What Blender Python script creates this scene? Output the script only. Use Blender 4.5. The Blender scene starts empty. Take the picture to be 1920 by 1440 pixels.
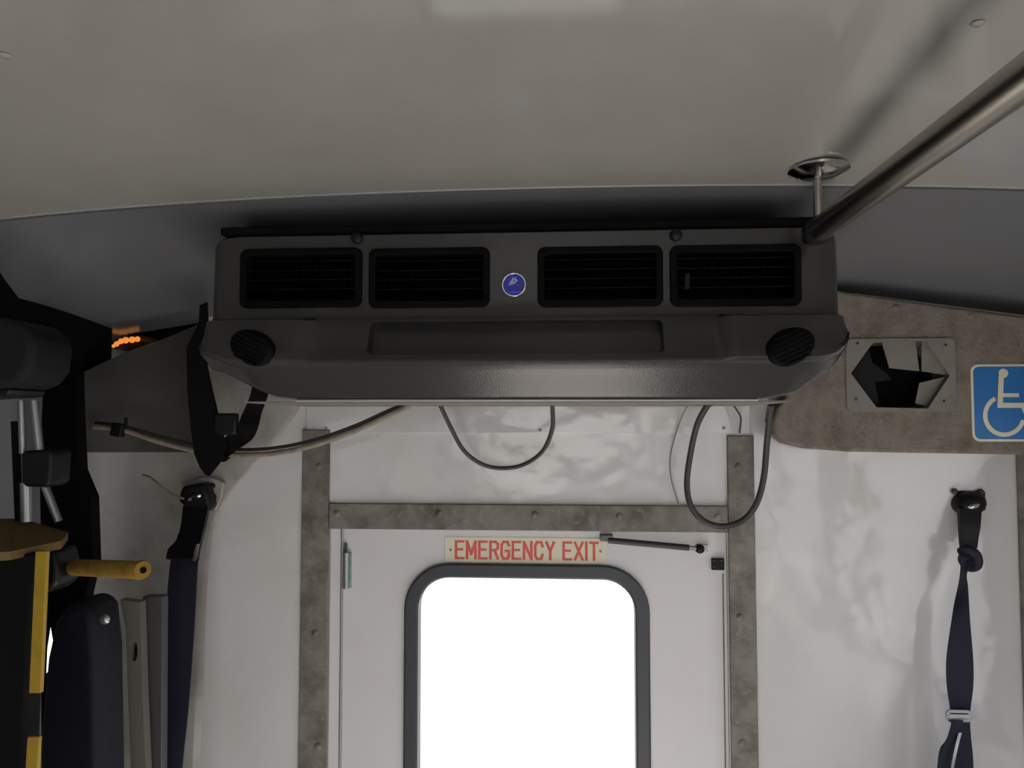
import bpy, bmesh, math, random
from mathutils import Vector, Matrix
random.seed(7)
scn = bpy.context.scene
C = scn.collection
# ------------------------------------------------------------------ camera
F = 1450.0
EYE = Vector((0, 0, 1.5))
YAW, PITCH = math.radians(4.0), math.radians(2.76)
cd = bpy.data.cameras.new('camera'); cam = bpy.data.objects.new('camera', cd); C.objects.link(cam)
cam.location = EYE
cam.rotation_euler = (math.pi/2 + PITCH, 0, YAW)
cd.sensor_width = 36.0; cd.lens = 36.0*F/1920.0; cd.clip_start = 0.02; cd.clip_end = 200
scn.camera = cam
# ------------------------------------------------------------------ world / exposure
scn.view_settings.view_transform = 'Standard'
scn.view_settings.look = 'None'
scn.view_settings.gamma = 1.0
scn.view_settings.use_curve_mapping = False
scn.view_settings.exposure = -1.08
w = bpy.data.worlds.new('daylight'); scn.world = w; w.use_nodes = True
nt = w.node_tree; nt.nodes.clear()
wo = nt.nodes.new('ShaderNodeOutputWorld'); bg = nt.nodes.new('ShaderNodeBackground')
tc = nt.nodes.new('ShaderNodeTexCoord'); sx = nt.nodes.new('ShaderNodeSeparateXYZ')
cr = nt.nodes.new('ShaderNodeValToRGB')
mr = nt.nodes.new('ShaderNodeMapRange'); mr.inputs[1].default_value = -1; mr.inputs[2].default_value = 1
nt.links.new(tc.outputs['Generated'], sx.inputs[0]); nt.links.new(sx.outputs['Z'], mr.inputs[0])
nt.links.new(mr.outputs[0], cr.inputs[0]); nt.links.new(cr.outputs[0], bg.inputs[0]); nt.links.new(bg.outputs[0], wo.inputs[0])
e = cr.color_ramp.elements
e[0].position = 0.0; e[0].color = (0.55, 0.53, 0.50, 1)
e[1].position = 1.0; e[1].color = (0.62, 0.76, 1.0, 1)
a = cr.color_ramp.elements.new(0.49); a.color = (0.95, 0.93, 0.90, 1)
a = cr.color_ramp.elements.new(0.52); a.color = (0.95, 0.98, 1.0, 1)
bg.inputs[1].default_value = 5.0
sd = bpy.data.lights.new('sun', 'SUN'); so = bpy.data.objects.new('sun', sd); C.objects.link(so)
sd.energy = 115.0; sd.angle = math.radians(0.6); sd.color = (1.0, 0.95, 0.88)
so.rotation_euler = Vector((-0.64, 0.02, -0.77)).to_track_quat('-Z', 'Y').to_euler()

# ------------------------------------------------------------------ geometry helpers
f_ = Vector((-math.sin(YAW)*math.cos(PITCH), math.cos(YAW)*math.cos(PITCH), math.sin(PITCH)))
r_ = Vector((math.cos(YAW), math.sin(YAW), 0))
u_ = r_.cross(f_)
def ray(px, py): return f_ + r_*((px-960)/F) - u_*((py-720)/F)
def U(px, py, Y):                       # point of the plane y = Y
    d = ray(px, py); return EYE + d*(Y/d.y)
def UX(px, py, X):
    d = ray(px, py); return EYE + d*(X/d.x)
def ux(px, Y, py=720): return U(px, py, Y).x
def uz(py, Y, px=985): return U(px, py, Y).z
WY = 1.60                               # rear wall plane

def finish(name, bm, mat, parent=None, smooth=False, bevel=0.0, seg=2, recalc=True):
    if recalc: bmesh.ops.recalc_face_normals(bm, faces=bm.faces)
    me = bpy.data.meshes.new(name)
    if parent is not None:
        top = parent
        while top.parent: top = top.parent
        off = Vector(top.location)
    else:
        xs = [v.co for v in bm.verts]
        off = Vector(((min(v.x for v in xs)+max(v.x for v in xs))/2, (min(v.y for v in xs)+max(v.y for v in xs))/2, min(v.z for v in xs)))
    for v in bm.verts: v.co -= off
    bm.to_mesh(me); bm.free()
    o = bpy.data.objects.new(name, me); C.objects.link(o)
    if parent is not None: o.parent = parent
    else: o.location = off
    mats = mat if isinstance(mat, (list, tuple)) else [mat]
    for m in mats: me.materials.append(m)
    if smooth:
        for p in me.polygons: p.use_smooth = True
    if bevel > 0:
        b = o.modifiers.new('bevel', 'BEVEL'); b.width = bevel; b.segments = seg; b.limit_method = 'ANGLE'; b.angle_limit = math.radians(35)
        b.harden_normals = False
        for p in me.polygons: p.use_smooth = True
        me.set_sharp_from_angle(angle=math.radians(40))
    elif smooth:
        me.set_sharp_from_angle(angle=math.radians(50))
    return o
def tag(o, label, cat, group=None):
    o['label'] = label; o['category'] = cat
    if group: o['group'] = group
    return o
def root(name, loc, label, cat, group=None):
    o = bpy.data.objects.new(name, None); C.objects.link(o); o.location = loc
    o.empty_display_size = 0.05
    return tag(o, label, cat, group)
def struct(name, bm, mat, parent=None, **k):
    o = finish(name, bm, mat, parent, **k)
    if parent is None: o['kind'] = 'structure'
    return o
def box(bm, x0, x1, y0, y1, z0, z1):
    vs = [bm.verts.new((x, y, z)) for x in (x0, x1) for y in (y0, y1) for z in (z0, z1)]
    for q in ((0,1,3,2),(4,6,7,5),(0,4,5,1),(2,3,7,6),(0,2,6,4),(1,5,7,3)):
        bm.faces.new([vs[i] for i in q])
def prism(bm, pts, y0, y1):             # polygon in (x,z), extruded in y
    a = [bm.verts.new((p[0], y0, p[1])) for p in pts]; b = [bm.verts.new((p[0], y1, p[1])) for p in pts]
    bm.faces.new(a); bm.faces.new(b[::-1]); n = len(pts)
    for i in range(n): bm.faces.new((a[i], b[i], b[(i+1) % n], a[(i+1) % n]))
def pxprism(bm, pp, Y, th):             # outline seen on plane Y, solid th thick going back
    prism(bm, [(U(x, y, Y).x, U(x, y, Y).z) for x, y in pp], Y, Y+th)
def bprism(bm, pp, Y, th):              # outline on the far plane Y, solid coming th forward
    prism(bm, [(U(x, y, Y).x, U(x, y, Y).z) for x, y in pp], Y-th, Y)
def rrect(x0, x1, z0, z1, r, n=6):
    out = []
    for cx, cz, a0 in ((x1-r, z1-r, 0), (x0+r, z1-r, 90), (x0+r, z0+r, 180), (x1-r, z0+r, 270)):
        for i in range(n+1):
            t = math.radians(a0 + 90*i/n); out.append((cx + r*math.cos(t), cz + r*math.sin(t)))
    return out
def ringprism(bm, outer, inner, y0, y1):
    n = len(outer)
    L = [[bm.verts.new((p[0], y, p[1])) for p in P] for P in (outer, inner) for y in (y0, y1)]
    oa, ob, ia, ib = L
    for i in range(n):
        j = (i+1) % n
        bm.faces.new((oa[i], oa[j], ia[j], ia[i])); bm.faces.new((ob[i], ib[i], ib[j], ob[j]))
        bm.faces.new((oa[i], ob[i], ob[j], oa[j])); bm.faces.new((ia[i], ia[j], ib[j], ib[i]))
def catmull(pts, n=8):
    P = [Vector(p) for p in pts]; P = [P[0]*2-P[1]] + P + [P[-1]*2-P[-2]]; out = []
    for i in range(1, len(P)-2):
        for k in range(n):
            t = k/n; a, b, c, d = P[i-1:i+3]
            out.append(0.5*((2*b) + (c-a)*t + (2*a-5*b+4*c-d)*t*t + (3*b-a-3*c+d)*t**3))
    out.append(P[-2]); return out
def tube(bm, path, r, n=12, cap=True):
    path = [Vector(p) for p in path]; rings = []; prev = None
    for i, p in enumerate(path):
        t = (path[min(i+1, len(path)-1)] - path[max(i-1, 0)]).normalized()
        if prev is None:
            ref = Vector((0, 0, 1)) if abs(t.z) < 0.9 else Vector((1, 0, 0)); nn = t.cross(ref).normalized()
        else:
            nn = (prev - t*prev.dot(t)).normalized()
        prev = nn; bb = t.cross(nn); rr = r[i] if isinstance(r, (list, tuple)) else r
        rings.append([bm.verts.new(p + nn*rr*math.cos(2*math.pi*k/n) + bb*rr*math.sin(2*math.pi*k/n)) for k in range(n)])
    for A, B in zip(rings, rings[1:]):
        for k in range(n): bm.faces.new((A[k], A[(k+1) % n], B[(k+1) % n], B[k]))
    if cap: bm.faces.new(rings[0][::-1]); bm.faces.new(rings[-1])
def ribbon(bm, rows, th):               # rows of (left point, right point); normal offset gives thickness
    n = len(rows); M = 4
    def bl(a, b): return [a.lerp(b, k/M) for k in range(M+1)]
    fr, bk = [], []
    for i, (l, r) in enumerate(rows):
        l, r = Vector(l), Vector(r)
        a, b = rows[max(i-1, 0)], rows[min(i+1, n-1)]
        t = ((Vector(b[0])+Vector(b[1])) - (Vector(a[0])+Vector(a[1]))).normalized()
        nm = (r-l).normalized().cross(t).normalized()*th/2
        fr.append([bm.verts.new(p+nm) for p in bl(l, r)]); bk.append([bm.verts.new(p-nm) for p in bl(l, r)])
    for i in range(n-1):
        for k in range(M):
            bm.faces.new((fr[i][k], fr[i][k+1], fr[i+1][k+1], fr[i+1][k])); bm.faces.new((bk[i][k], bk[i+1][k], bk[i+1][k+1], bk[i][k+1]))
        bm.faces.new((fr[i][0], fr[i+1][0], bk[i+1][0], bk[i][0])); bm.faces.new((fr[i][M], bk[i][M], bk[i+1][M], fr[i+1][M]))
    for i in (0, n-1):
        for k in range(M): bm.faces.new((fr[i][k], fr[i][k+1], bk[i][k+1], bk[i][k]))
def disc(bm, c, ax, r, h, n=24, dome=0.0, ell=None, inner=None):  # solid disc at c, facing ax, height h
    ax = Vector(ax).normalized(); c = Vector(c)
    ref = Vector((1, 0, 0)) if abs(ax.x) < 0.9 else Vector((0, 0, 1))
    uu = (ref - ax*ref.dot(ax)).normalized(); vv = ax.cross(uu)
    if ell: ra, rb, rot = ell
    else: ra = rb = r; rot = 0
    cs, sn = math.cos(rot), math.sin(rot)
    a_, b_ = uu*cs+vv*sn, vv*cs-uu*sn
    prof = [(1.0, 0.0), (1.0, h*0.6), (0.9, h*0.9), (0.6, h + dome*0.7)] if dome else [(1.0, 0.0), (1.0, h)]
    rings = [[bm.verts.new(c + ax*hh + (a_*ra*math.cos(2*math.pi*k/n) + b_*rb*math.sin(2*math.pi*k/n))*s) for k in range(n)] for s, hh in prof]
    bm.faces.new(rings[0][::-1])
    for A, B in zip(rings, rings[1:]):
        for k in range(n): bm.faces.new((A[k], A[(k+1) % n], B[(k+1) % n], B[k]))
    if dome:
        t = bm.verts.new(c + ax*(h+dome)); B = rings[-1]
        for k in range(n): bm.faces.new((B[k], B[(k+1) % n], t))
    else: bm.faces.new(rings[-1])
def obox(bm, c, ax, ay, az, sx_, sy_, sz_):
    c, ax, ay, az = Vector(c), Vector(ax).normalized(), Vector(ay).normalized(), Vector(az).normalized()
    vs = [bm.verts.new(c + ax*i*sx_/2 + ay*j*sy_/2 + az*k*sz_/2) for i in (-1, 1) for j in (-1, 1) for k in (-1, 1)]
    for q in ((0,1,3,2),(4,6,7,5),(0,4,5,1),(2,3,7,6),(0,2,6,4),(1,5,7,3)): bm.faces.new([vs[i] for i in q])
def cut(o, cutters):                    # carve with temporary solids, then drop them
    for b in cutters:
        bmesh.ops.recalc_face_normals(b, faces=b.faces)
        me = bpy.data.meshes.new('cutter'); b.to_mesh(me); b.free()
        co = bpy.data.objects.new('cutter', me); C.objects.link(co)
        m = o.modifiers.new('cut', 'BOOLEAN'); m.operation = 'DIFFERENCE'; m.solver = 'EXACT'; m.object = co
        bpy.context.view_layer.update()
        dg = bpy.context.evaluated_depsgraph_get()
        nm = bpy.data.meshes.new_from_object(o.evaluated_get(dg))
        o.modifiers.remove(m); old = o.data; o.data = nm; nm.name = old.name
        bpy.data.objects.remove(co); bpy.data.meshes.remove(me)

# ------------------------------------------------------------------ materials
def mat(name, col, rough=0.5, metal=0.0, bump=None, mottle=None, coat=0.0, spec=0.5, emit=None, coat_rough=0.1, trans=0.0):
    m = bpy.data.materials.new(name); m.use_nodes = True; N = m.node_tree.nodes; L = m.node_tree.links
    p = N['Principled BSDF']; p.inputs['Base Color'].default_value = (*col, 1)
    p.inputs['Roughness'].default_value = rough; p.inputs['Metallic'].default_value = metal
    p.inputs['Specular IOR Level'].default_value = spec
    p.inputs['Coat Weight'].default_value = coat; p.inputs['Coat Roughness'].default_value = coat_rough
    if trans: p.inputs['Transmission Weight'].default_value = trans
    tcn = N.new('ShaderNodeTexCoord')
    if mottle:                          # list of (scale, colour, amount, detail)
        prev = None
        for sc, c2, lo, hi in mottle:
            nz = N.new('ShaderNodeTexNoise'); nz.inputs['Scale'].default_value = sc; nz.inputs['Detail'].default_value = 6; nz.inputs['Roughness'].default_value = 0.65
            L.new(tcn.outputs['Object'], nz.inputs['Vector'])
            g = N.new('ShaderNodeMapRange'); g.inputs[1].default_value = lo; g.inputs[2].default_value = hi
            L.new(nz.outputs['Fac'], g.inputs[0])
            mx = N.new('ShaderNodeMix'); mx.data_type = 'RGBA'
            L.new(g.outputs[0], mx.inputs['Factor'])
            if prev: L.new(prev, mx.inputs['A'])
            else: mx.inputs['A'].default_value = (*col, 1)
            mx.inputs['B'].default_value = (*c2, 1); prev = mx.outputs['Result']
        L.new(prev, p.inputs['Base Color'])
    if bump:                            # list of (scale, strength, distance)
        pn = None
        for sc, st, di in bump:
            nz = N.new('ShaderNodeTexNoise'); nz.inputs['Scale'].default_value = sc; nz.inputs['Detail'].default_value = 3
            L.new(tcn.outputs['Object'], nz.inputs['Vector'])
            b = N.new('ShaderNodeBump'); b.inputs['Strength'].default_value = st; b.inputs['Distance'].default_value = di
            L.new(nz.outputs['Fac'], b.inputs['Height'])
            if pn: L.new(pn, b.inputs['Normal'])
            pn = b.outputs['Normal']
        L.new(pn, p.inputs['Normal'])
        if coat: L.new(pn, p.inputs['Coat Normal'])
    if emit:
        p.inputs['Emission Color'].default_value = (*emit[0], 1); p.inputs['Emission Strength'].default_value = emit[1]
    return m
def pane_mat(name, tint):
    m = bpy.data.materials.new(name); m.use_nodes = True; N = m.node_tree.nodes; L = m.node_tree.links; N.clear()
    o = N.new('ShaderNodeOutputMaterial'); t = N.new('ShaderNodeBsdfTransparent'); g = N.new('ShaderNodeBsdfGlossy'); mx = N.new('ShaderNodeMixShader'); fr = N.new('ShaderNodeFresnel')
    t.inputs[0].default_value = (*tint, 1); g.inputs['Roughness'].default_value = 0.02
    ge = N.new('ShaderNodeNewGeometry'); iv = N.new('ShaderNodeMath'); iv.operation = 'SUBTRACT'; iv.inputs[0].default_value = 1.0; ml = N.new('ShaderNodeMath'); ml.operation = 'MULTIPLY'
    L.new(ge.outputs['Backfacing'], iv.inputs[1]); L.new(iv.outputs[0], ml.inputs[0]); L.new(fr.outputs[0], ml.inputs[1])
    L.new(ml.outputs[0], mx.inputs[0]); L.new(t.outputs[0], mx.inputs[1]); L.new(g.outputs[0], mx.inputs[2]); L.new(mx.outputs[0], o.inputs[0]); return m

M = {}
M['gelcoat'] = mat('white_gelcoat_panel', (0.60, 0.60, 0.605), 0.10, bump=[(4.0, 1.0, 0.010), (11, 0.4, 0.003)], mottle=[(5, (0.56, 0.555, 0.54), 0.45, 0.75)], spec=0.85)
M['door'] = mat('white_painted_door', (0.64, 0.635, 0.65), 0.34, bump=[(2.0, 0.15, 0.01), (200, 0.08, 0.0005)], mottle=[(7, (0.62, 0.60, 0.585), 0.5, 0.8)])
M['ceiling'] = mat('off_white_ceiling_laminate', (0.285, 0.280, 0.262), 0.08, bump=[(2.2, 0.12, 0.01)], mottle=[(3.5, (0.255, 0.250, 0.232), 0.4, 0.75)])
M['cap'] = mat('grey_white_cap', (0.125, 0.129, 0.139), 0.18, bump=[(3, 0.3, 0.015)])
M['corner'] = mat('dirty_shaded_corner_moulding', (0.30, 0.29, 0.28), 0.3, bump=[(4, 0.5, 0.02)], mottle=[(6, (0.16, 0.15, 0.13), 0.42, 0.72)])  # dirt mottle over a base tone lowered to carry the lift's shade
M['cornerdark'] = mat('dirty_shaded_corner_panel', (0.042, 0.041, 0.037), 0.4, bump=[(4, 0.5, 0.02)], mottle=[(6, (0.033, 0.032, 0.028), 0.45, 0.75)], spec=0.15)  # grey deepened so the base colour holds the corner's shade
M['trim'] = mat('grimy_metal_trim', (0.21, 0.195, 0.172), 0.55, metal=0.15, bump=[(90, 0.4, 0.001)], mottle=[(14, (0.095, 0.083, 0.068), 0.38, 0.66), (60, (0.29, 0.275, 0.24), 0.55, 0.85)])
M['felt'] = mat('dusty_grey_felt', (0.20, 0.178, 0.15), 0.95, bump=[(160, 0.8, 0.003)], mottle=[(18, (0.115, 0.10, 0.082), 0.42, 0.7), (120, (0.27, 0.25, 0.225), 0.55, 0.8)], spec=0.15)
M['ac'] = mat('grey_moulded_plastic', (0.031, 0.0305, 0.030), 0.25, bump=[(420, 0.3, 0.0006)], mottle=[(4, (0.031, 0.0305, 0.030), 0.4, 0.7)], coat=0.4, coat_rough=0.14, spec=0.25)
M['vent'] = mat('black_vent_plastic', (0.0022, 0.0022, 0.0022), 0.6, spec=0.08)
M['hole'] = mat('black_duct', (0.004, 0.004, 0.004), 0.9, spec=0.1)
M['black'] = mat('black_plastic', (0.005, 0.005, 0.006), 0.45, spec=0.25)
M['rubber'] = mat('black_rubber', (0.036, 0.040, 0.050), 0.4, bump=[(150, 0.15, 0.0006)])
M['cable'] = mat('black_cable_jacket', (0.03, 0.028, 0.027), 0.5)
M['beige'] = mat('beige_conduit', (0.24, 0.21, 0.16), 0.55, mottle=[(40, (0.10, 0.08, 0.06), 0.45, 0.8)])
M['chrome'] = mat('polished_steel', (0.62, 0.60, 0.55), 0.14, metal=1.0)
M['brushed'] = mat('brushed_steel_rail', (0.42, 0.39, 0.33), 0.27, metal=1.0, bump=[(500, 0.08, 0.0003)])
M['steel'] = mat('dull_steel', (0.33, 0.34, 0.34), 0.35, metal=0.9)
M['belt'] = mat('dark_navy_webbing', (0.013, 0.014, 0.028), 0.7, bump=[(600, 0.4, 0.0008)], spec=0.25)
M['strapgrey'] = mat('charcoal_webbing', (0.005, 0.005, 0.005), 0.85, bump=[(500, 0.4, 0.0008)], spec=0.08)
M['yellow'] = mat('safety_yellow_paint', (0.33, 0.215, 0.008), 0.55, bump=[(120, 0.25, 0.001)], mottle=[(25, (0.22, 0.13, 0.008), 0.5, 0.8)])
M['yfoam'] = mat('worn_yellow_foam', (0.24, 0.135, 0.006), 0.75, bump=[(90, 0.6, 0.002)], mottle=[(50, (0.14, 0.075, 0.008), 0.45, 0.7)])
M['liftblack'] = mat('black_powder_coat', (0.004, 0.004, 0.005), 0.75, bump=[(200, 0.3, 0.0008)], spec=0.12)
M['casing'] = mat('charcoal_casing', (0.014, 0.014, 0.016), 0.65, bump=[(150, 0.3, 0.001)], spec=0.12)
M['vinyl'] = mat('dark_navy_vinyl', (0.006, 0.006, 0.012), 0.55, bump=[(40, 0.3, 0.003)], spec=0.2)
M['sign'] = mat('cream_sign_film', (0.70, 0.66, 0.50), 0.45)
M['red'] = mat('faded_red_ink', (0.62, 0.09, 0.07), 0.5)
M['blue'] = mat('sign_blue', (0.010, 0.14, 0.40), 0.4)
M['cream'] = mat('cream_print', (0.66, 0.62, 0.46), 0.45)
M['badge'] = mat('badge_blue_enamel', (0.012, 0.018, 0.32), 0.35)
M['badgelight'] = mat('badge_pale_blue', (0.30, 0.42, 0.75), 0.3)
M['plate'] = mat('dirty_white_plate', (0.18, 0.17, 0.15), 0.6, mottle=[(16, (0.14, 0.13, 0.11), 0.45, 0.75)])
M['white'] = mat('white_plastic', (0.42, 0.42, 0.40), 0.45)
M['green'] = mat('green_corroded_brass', (0.06, 0.30, 0.17), 0.55, metal=0.3, mottle=[(80, (0.3, 0.3, 0.27), 0.45, 0.6)])
M['amber'] = mat('amber_lens', (0.85, 0.22, 0.02), 0.2, emit=((1.0, 0.32, 0.05), 1.7))
M['floor'] = mat('grey_vinyl_floor', (0.55, 0.535, 0.51), 0.45, bump=[(60, 0.3, 0.001)], mottle=[(20, (0.48, 0.455, 0.42), 0.4, 0.7)])
M['side'] = mat('grey_side_panel', (0.25, 0.26, 0.28), 0.4, bump=[(3, 0.2, 0.01)])
M['seal'] = mat('window_rubber', (0.018, 0.018, 0.02), 0.5)
M['pane'] = pane_mat('clear_safety_glass', (0.885, 0.885, 0.90))
M['dark_pane'] = pane_mat('tinted_safety_glass', (0.46, 0.47, 0.50))

# ================================================================== SETTING
XL, XR = -1.0, ux(1978, WY)
ZF = 0.0
FRONT = -5.2
# door opening
DX0, DX1 = ux(618, WY), ux(1360, WY)
DZT = uz(988, WY)
SEAM_Y = 1.17
def zc_seam(x):                          # arched ceiling line where it meets the cap
    xc = ux(1060, SEAM_Y)
    return uz(351, SEAM_Y, 1060) - 0.026*((x-xc)/0.95)**2 - 0.010*((x-xc)/0.95)**4
def zceil(x, y):
    d = SEAM_Y - y
    return zc_seam(x) + (0.105*d if d < 0.9 else 0.0945 + 0.01*(1-math.exp(-(d-0.9))))
bm = bmesh.new()
box(bm, XL-0.1, XR+0.1, FRONT-0.1, WY+0.1, ZF-0.05, ZF); struct('floor', bm, M['floor'])
# ceiling
bm = bmesh.new(); NX = 40
ys = [SEAM_Y - 0.0, 1.1, 1.0, 0.85, 0.7, 0.5, 0.25, 0, -0.5, -1, -2, -3, -4, FRONT-0.1]
x0, x1 = XL-0.12, XR+0.12
G = [[bm.verts.new((x0+(x1-x0)*i/NX, y, zceil(x0+(x1-x0)*i/NX, y))) for i in range(NX+1)] for y in ys]
T = [[bm.verts.new((v.co.x, v.co.y, v.co.z+0.03)) for v in row] for row in G]
for A in (G, T):
    for j in range(len(ys)-1):
        for i in range(NX): bm.faces.new((A[j][i], A[j][i+1], A[j+1][i+1], A[j+1][i]))
for j in (0, len(ys)-1):
    for i in range(NX): bm.faces.new((G[j][i], G[j][i+1], T[j][i+1], T[j][i]))
for i in (0, NX):
    for j in range(len(ys)-1): bm.faces.new((G[j][i], G[j+1][i], T[j+1][i], T[j][i]))
struct('ceiling', bm, M['ceiling'], smooth=True)
# rear cap between the ceiling and the rear wall
def zwall(x):                            # lower rim of the cap, on the rear wall
    pr = U(1590, 548, WY-0.03); pr2 = U(1920, 592, WY-0.03)
    pl = U(370, 596, WY-0.03); pl2 = U(150, 632, WY-0.03)
    if x > pr.x: return pr.z + (pr2.z-pr.z)*(x-pr.x)/(pr2.x-pr.x)
    if x < pl.x: return pl.z + (pl2.z-pl.z)*(x-pl.x)/(pl2.x-pl.x)
    return pl.z + (pr.z-pl.z)*(x-pl.x)/(pr.x-pl.x)
bm = bmesh.new(); S = 12; G = []; T = []
for j in range(S+1):
    s = j/S; y = SEAM_Y + 0.004 + (WY+0.02-SEAM_Y)*s; G.append([]); T.append([])
    for i in range(NX+1):
        x = x0+(x1-x0)*i/NX; t_ = max(0, min(1.3, (-0.72-x)/0.28)); z = (zc_seam(x)-0.004)*(1-s**1.25) + zwall(x)*s**1.25 - 0.13*t_**1.5*min(1, 4*s)*(1-s)
        G[-1].append(bm.verts.new((x, y, z))); T[-1].append(bm.verts.new((x, y+0.0, z+0.035)))
for A in (G, T):
    for j in range(S):
        for i in range(NX): bm.faces.new((A[j][i], A[j][i+1], A[j+1][i+1], A[j+1][i]))
for j in (0, S):
    for i in range(NX): bm.faces.new((G[j][i], G[j][i+1], T[j][i+1], T[j][i]))
for i in (0, NX):
    for j in range(S): bm.faces.new((G[j][i], G[j+1][i], T[j+1][i], T[j][i]))
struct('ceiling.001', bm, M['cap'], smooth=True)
# seam moulding
bm = bmesh.new()
tube(bm, [(x0+(x1-x0)*i/60, SEAM_Y-0.001, zc_seam(x0+(x1-x0)*i/60)+0.0005) for i in range(61)], 0.0026, 8)
struct('trim_1', bm, M['side'], smooth=True)

# rear wall: pieces around the emergency door
bm = bmesh.new(); xe = ux(380, WY)
ztop = uz(600, WY)
prism(bm, [(xe, ZF), (DX0, ZF), (DX0, DZT), (DX1, DZT), (DX1, ZF), (XR+0.1, ZF), (XR+0.1, 2.0), (xe, 2.0)], WY, WY+0.05)
struct('wall_back', bm, M['gelcoat'])
# inside corner moulding, rounded, its free edge sweeping out towards the top
zt_c = uz(640, 1.58, 250)
edge = [(560, 640), (566, 760), (540, 800), (505, 850), (460, 900), (425, 950), (405, 1000), (396, 1100), (388, 1440), (388, 3000)]
def edge_px(z):
    py = 790 + (EYE.z - z)/WY*F
    for (a, pa), (b_, pb) in zip(edge, edge[1:]):
        if py <= pb: return a + (b_-a)*max(0, (py-pa))/(pb-pa)
    return edge[-1][0]
bm = bmesh.new()
zs = [ZF, 0.3, 0.6, 0.8, 0.95] + [1.0 + (zt_c-1.0)*k/40 for k in range(41)]
lv = []
for z in zs:
    ep = edge_px(z); e0 = ux(ep, WY); e1 = ux(ep-12, WY-0.006)
    P = [(e0, WY-0.0005), (e1, WY-0.006), (ux(375, WY-.007), WY-0.007), (ux(330, 1.59), 1.59), (ux(290, 1.583), 1.583), (ux(250, 1.572), 1.572), (ux(215, 1.556), 1.556), (ux(190, 1.535), 1.535), (XL+0.02, 1.50), (XL+0.003, 1.45), (XL+0.002, 1.42)]
    Q = [(x-0.01 if i > 3 else x, y+0.012 if i > 2 else WY+0.001) for i, (x, y) in enumerate(P)]
    lim = [9]*4 + [uz(q, 1.57, 250) for q in (655, 668, 680, 700, 705, 710, 710)]
    lv.append([bm.verts.new((x, y, min(z, l))) for (x, y), l in zip(P, lim)] + [bm.verts.new((x, y, min(z, l))) for (x, y), l in zip(Q[::-1], lim[::-1])])
for A, B in zip(lv, lv[1:]):
    n = len(A)
    for k in range(n): bm.faces.new((A[k], A[(k+1) % n], B[(k+1) % n], B[k]))
bm.faces.new(lv[0][::-1]); bm.faces.new(lv[-1])
struct('wall_corner', bm, M['corner'], smooth=True)
# upper corner panel, sprung loose at its top edge
cp = root('corner_panel', U(260, 850, 1.55), 'scuffed grey upper corner panel sprung loose below the ceiling, left of the air unit', 'panel')
bm = bmesh.new()
ro = [(160, 848, 1.50), (240, 848, 1.545), (310, 848, 1.565), (366, 848, 1.57)]
tops = [(152, 700, 1.46), (235, 661, 1.51), (310, 634, 1.54), (372, 608, 1.55)]
rows = []
for k in range(9):
    t = k/8; rw = []
    for (a, b, c), (d, e2, g) in zip(ro, tops):
        s = math.sin(t*math.pi)*0.012
        rw.append(U(a+(d-a)*t, b+(e2-b)*t, c+(g-c)*t - s))
    rows.append(catmull(rw, 5))
fr = [[bm.verts.new(p) for p in r] for r in rows]; bk = [[bm.verts.new(p + Vector((0, 0.008, 0))) for p in r] for r in rows]
for A in (fr, bk):
    for a_, b_ in zip(A, A[1:]):
        for i in range(len(a_)-1): bm.faces.new((a_[i], a_[i+1], b_[i+1], b_[i]))
n = len(fr[0])-1
for i in range(n):
    bm.faces.new((fr[0][i], fr[0][i+1], bk[0][i+1], bk[0][i])); bm.faces.new((fr[-1][i], fr[-1][i+1], bk[-1][i+1], bk[-1][i]))
for i in range(len(fr)-1):
    for q in (0, n): bm.faces.new((fr[i][q], fr[i+1][q], bk[i+1][q], bk[i][q]))
finish('panel_skin', bm, M['cornerdark'], cp, smooth=True)
# dark cavity and outer skin behind the gap
bm = bmesh.new(); box(bm, XL-0.1, xe, 1.70, 1.72, ZF, 2.1); struct('wall_back_outer', bm, M['hole'])
bm = bmesh.new(); box(bm, XL-0.12, XR+0.12, 1.10, 1.76, 1.97, 2.0); struct('ceiling.002', bm, M['hole'])
bm = bmesh.new(); box(bm, XL-0.01, XL+0.04, 1.22, 1.57, uz(730, 1.4, 200), 1.96); struct('shade_strip', bm, M['hole'])  # added black strip, stands in for the shade under the cap
# side walls with windows
def wall_with_windows(name, X, sgn, wins, m):
    bm = bmesh.new(); Xo = X + sgn*0.05
    ya = FRONT-0.05; yb = 1.75
    def slab(y0, y1, z0, z1):
        if y1 > y0: box(bm, min(X, Xo), max(X, Xo), y0, y1, z0, z1)
    cur = ya
    for (y0, y1, z0, z1) in sorted(wins):
        slab(cur, y0, ZF, 2.05); slab(y0, y1, ZF, z0); slab(y0, y1, z1, 2.05); cur = y1
    slab(cur, yb, ZF, 2.05)
    struct(name, bm, m)
zw0, zw1 = 0.78, 1.52
rightwins = [(0.42, 1.36, zw0, zw1), (-0.75, 0.30, zw0, zw1), (-1.95, -0.87, zw0, zw1), (-3.2, -2.1, zw0, zw1), (-4.6, -3.5, 0.3, 1.7)]
slit = (1.37, 1.57, UX(97, 1270, XL).z-0.02, UX(97, 1170, XL).z+0.02)
leftwins = [(-0.75, 0.1, zw0, zw1), (-1.95, -0.87, zw0, zw1), (-3.2, -2.1, zw0, zw1), (-4.6, -3.5, 0.8, 1.6)]
wall_with_windows('wall_right', XR, 1, rightwins, M['gelcoat'])
wall_with_windows('wall_left', XL, -1, leftwins + [slit], M['side'])
bm = bmesh.new(); box(bm, XL-0.05, XR+0.05, FRONT-0.05, FRONT, ZF, 0.85); box(bm, XL-0.05, XR+0.05, FRONT-0.05, FRONT, 1.72, 2.05)
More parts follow.
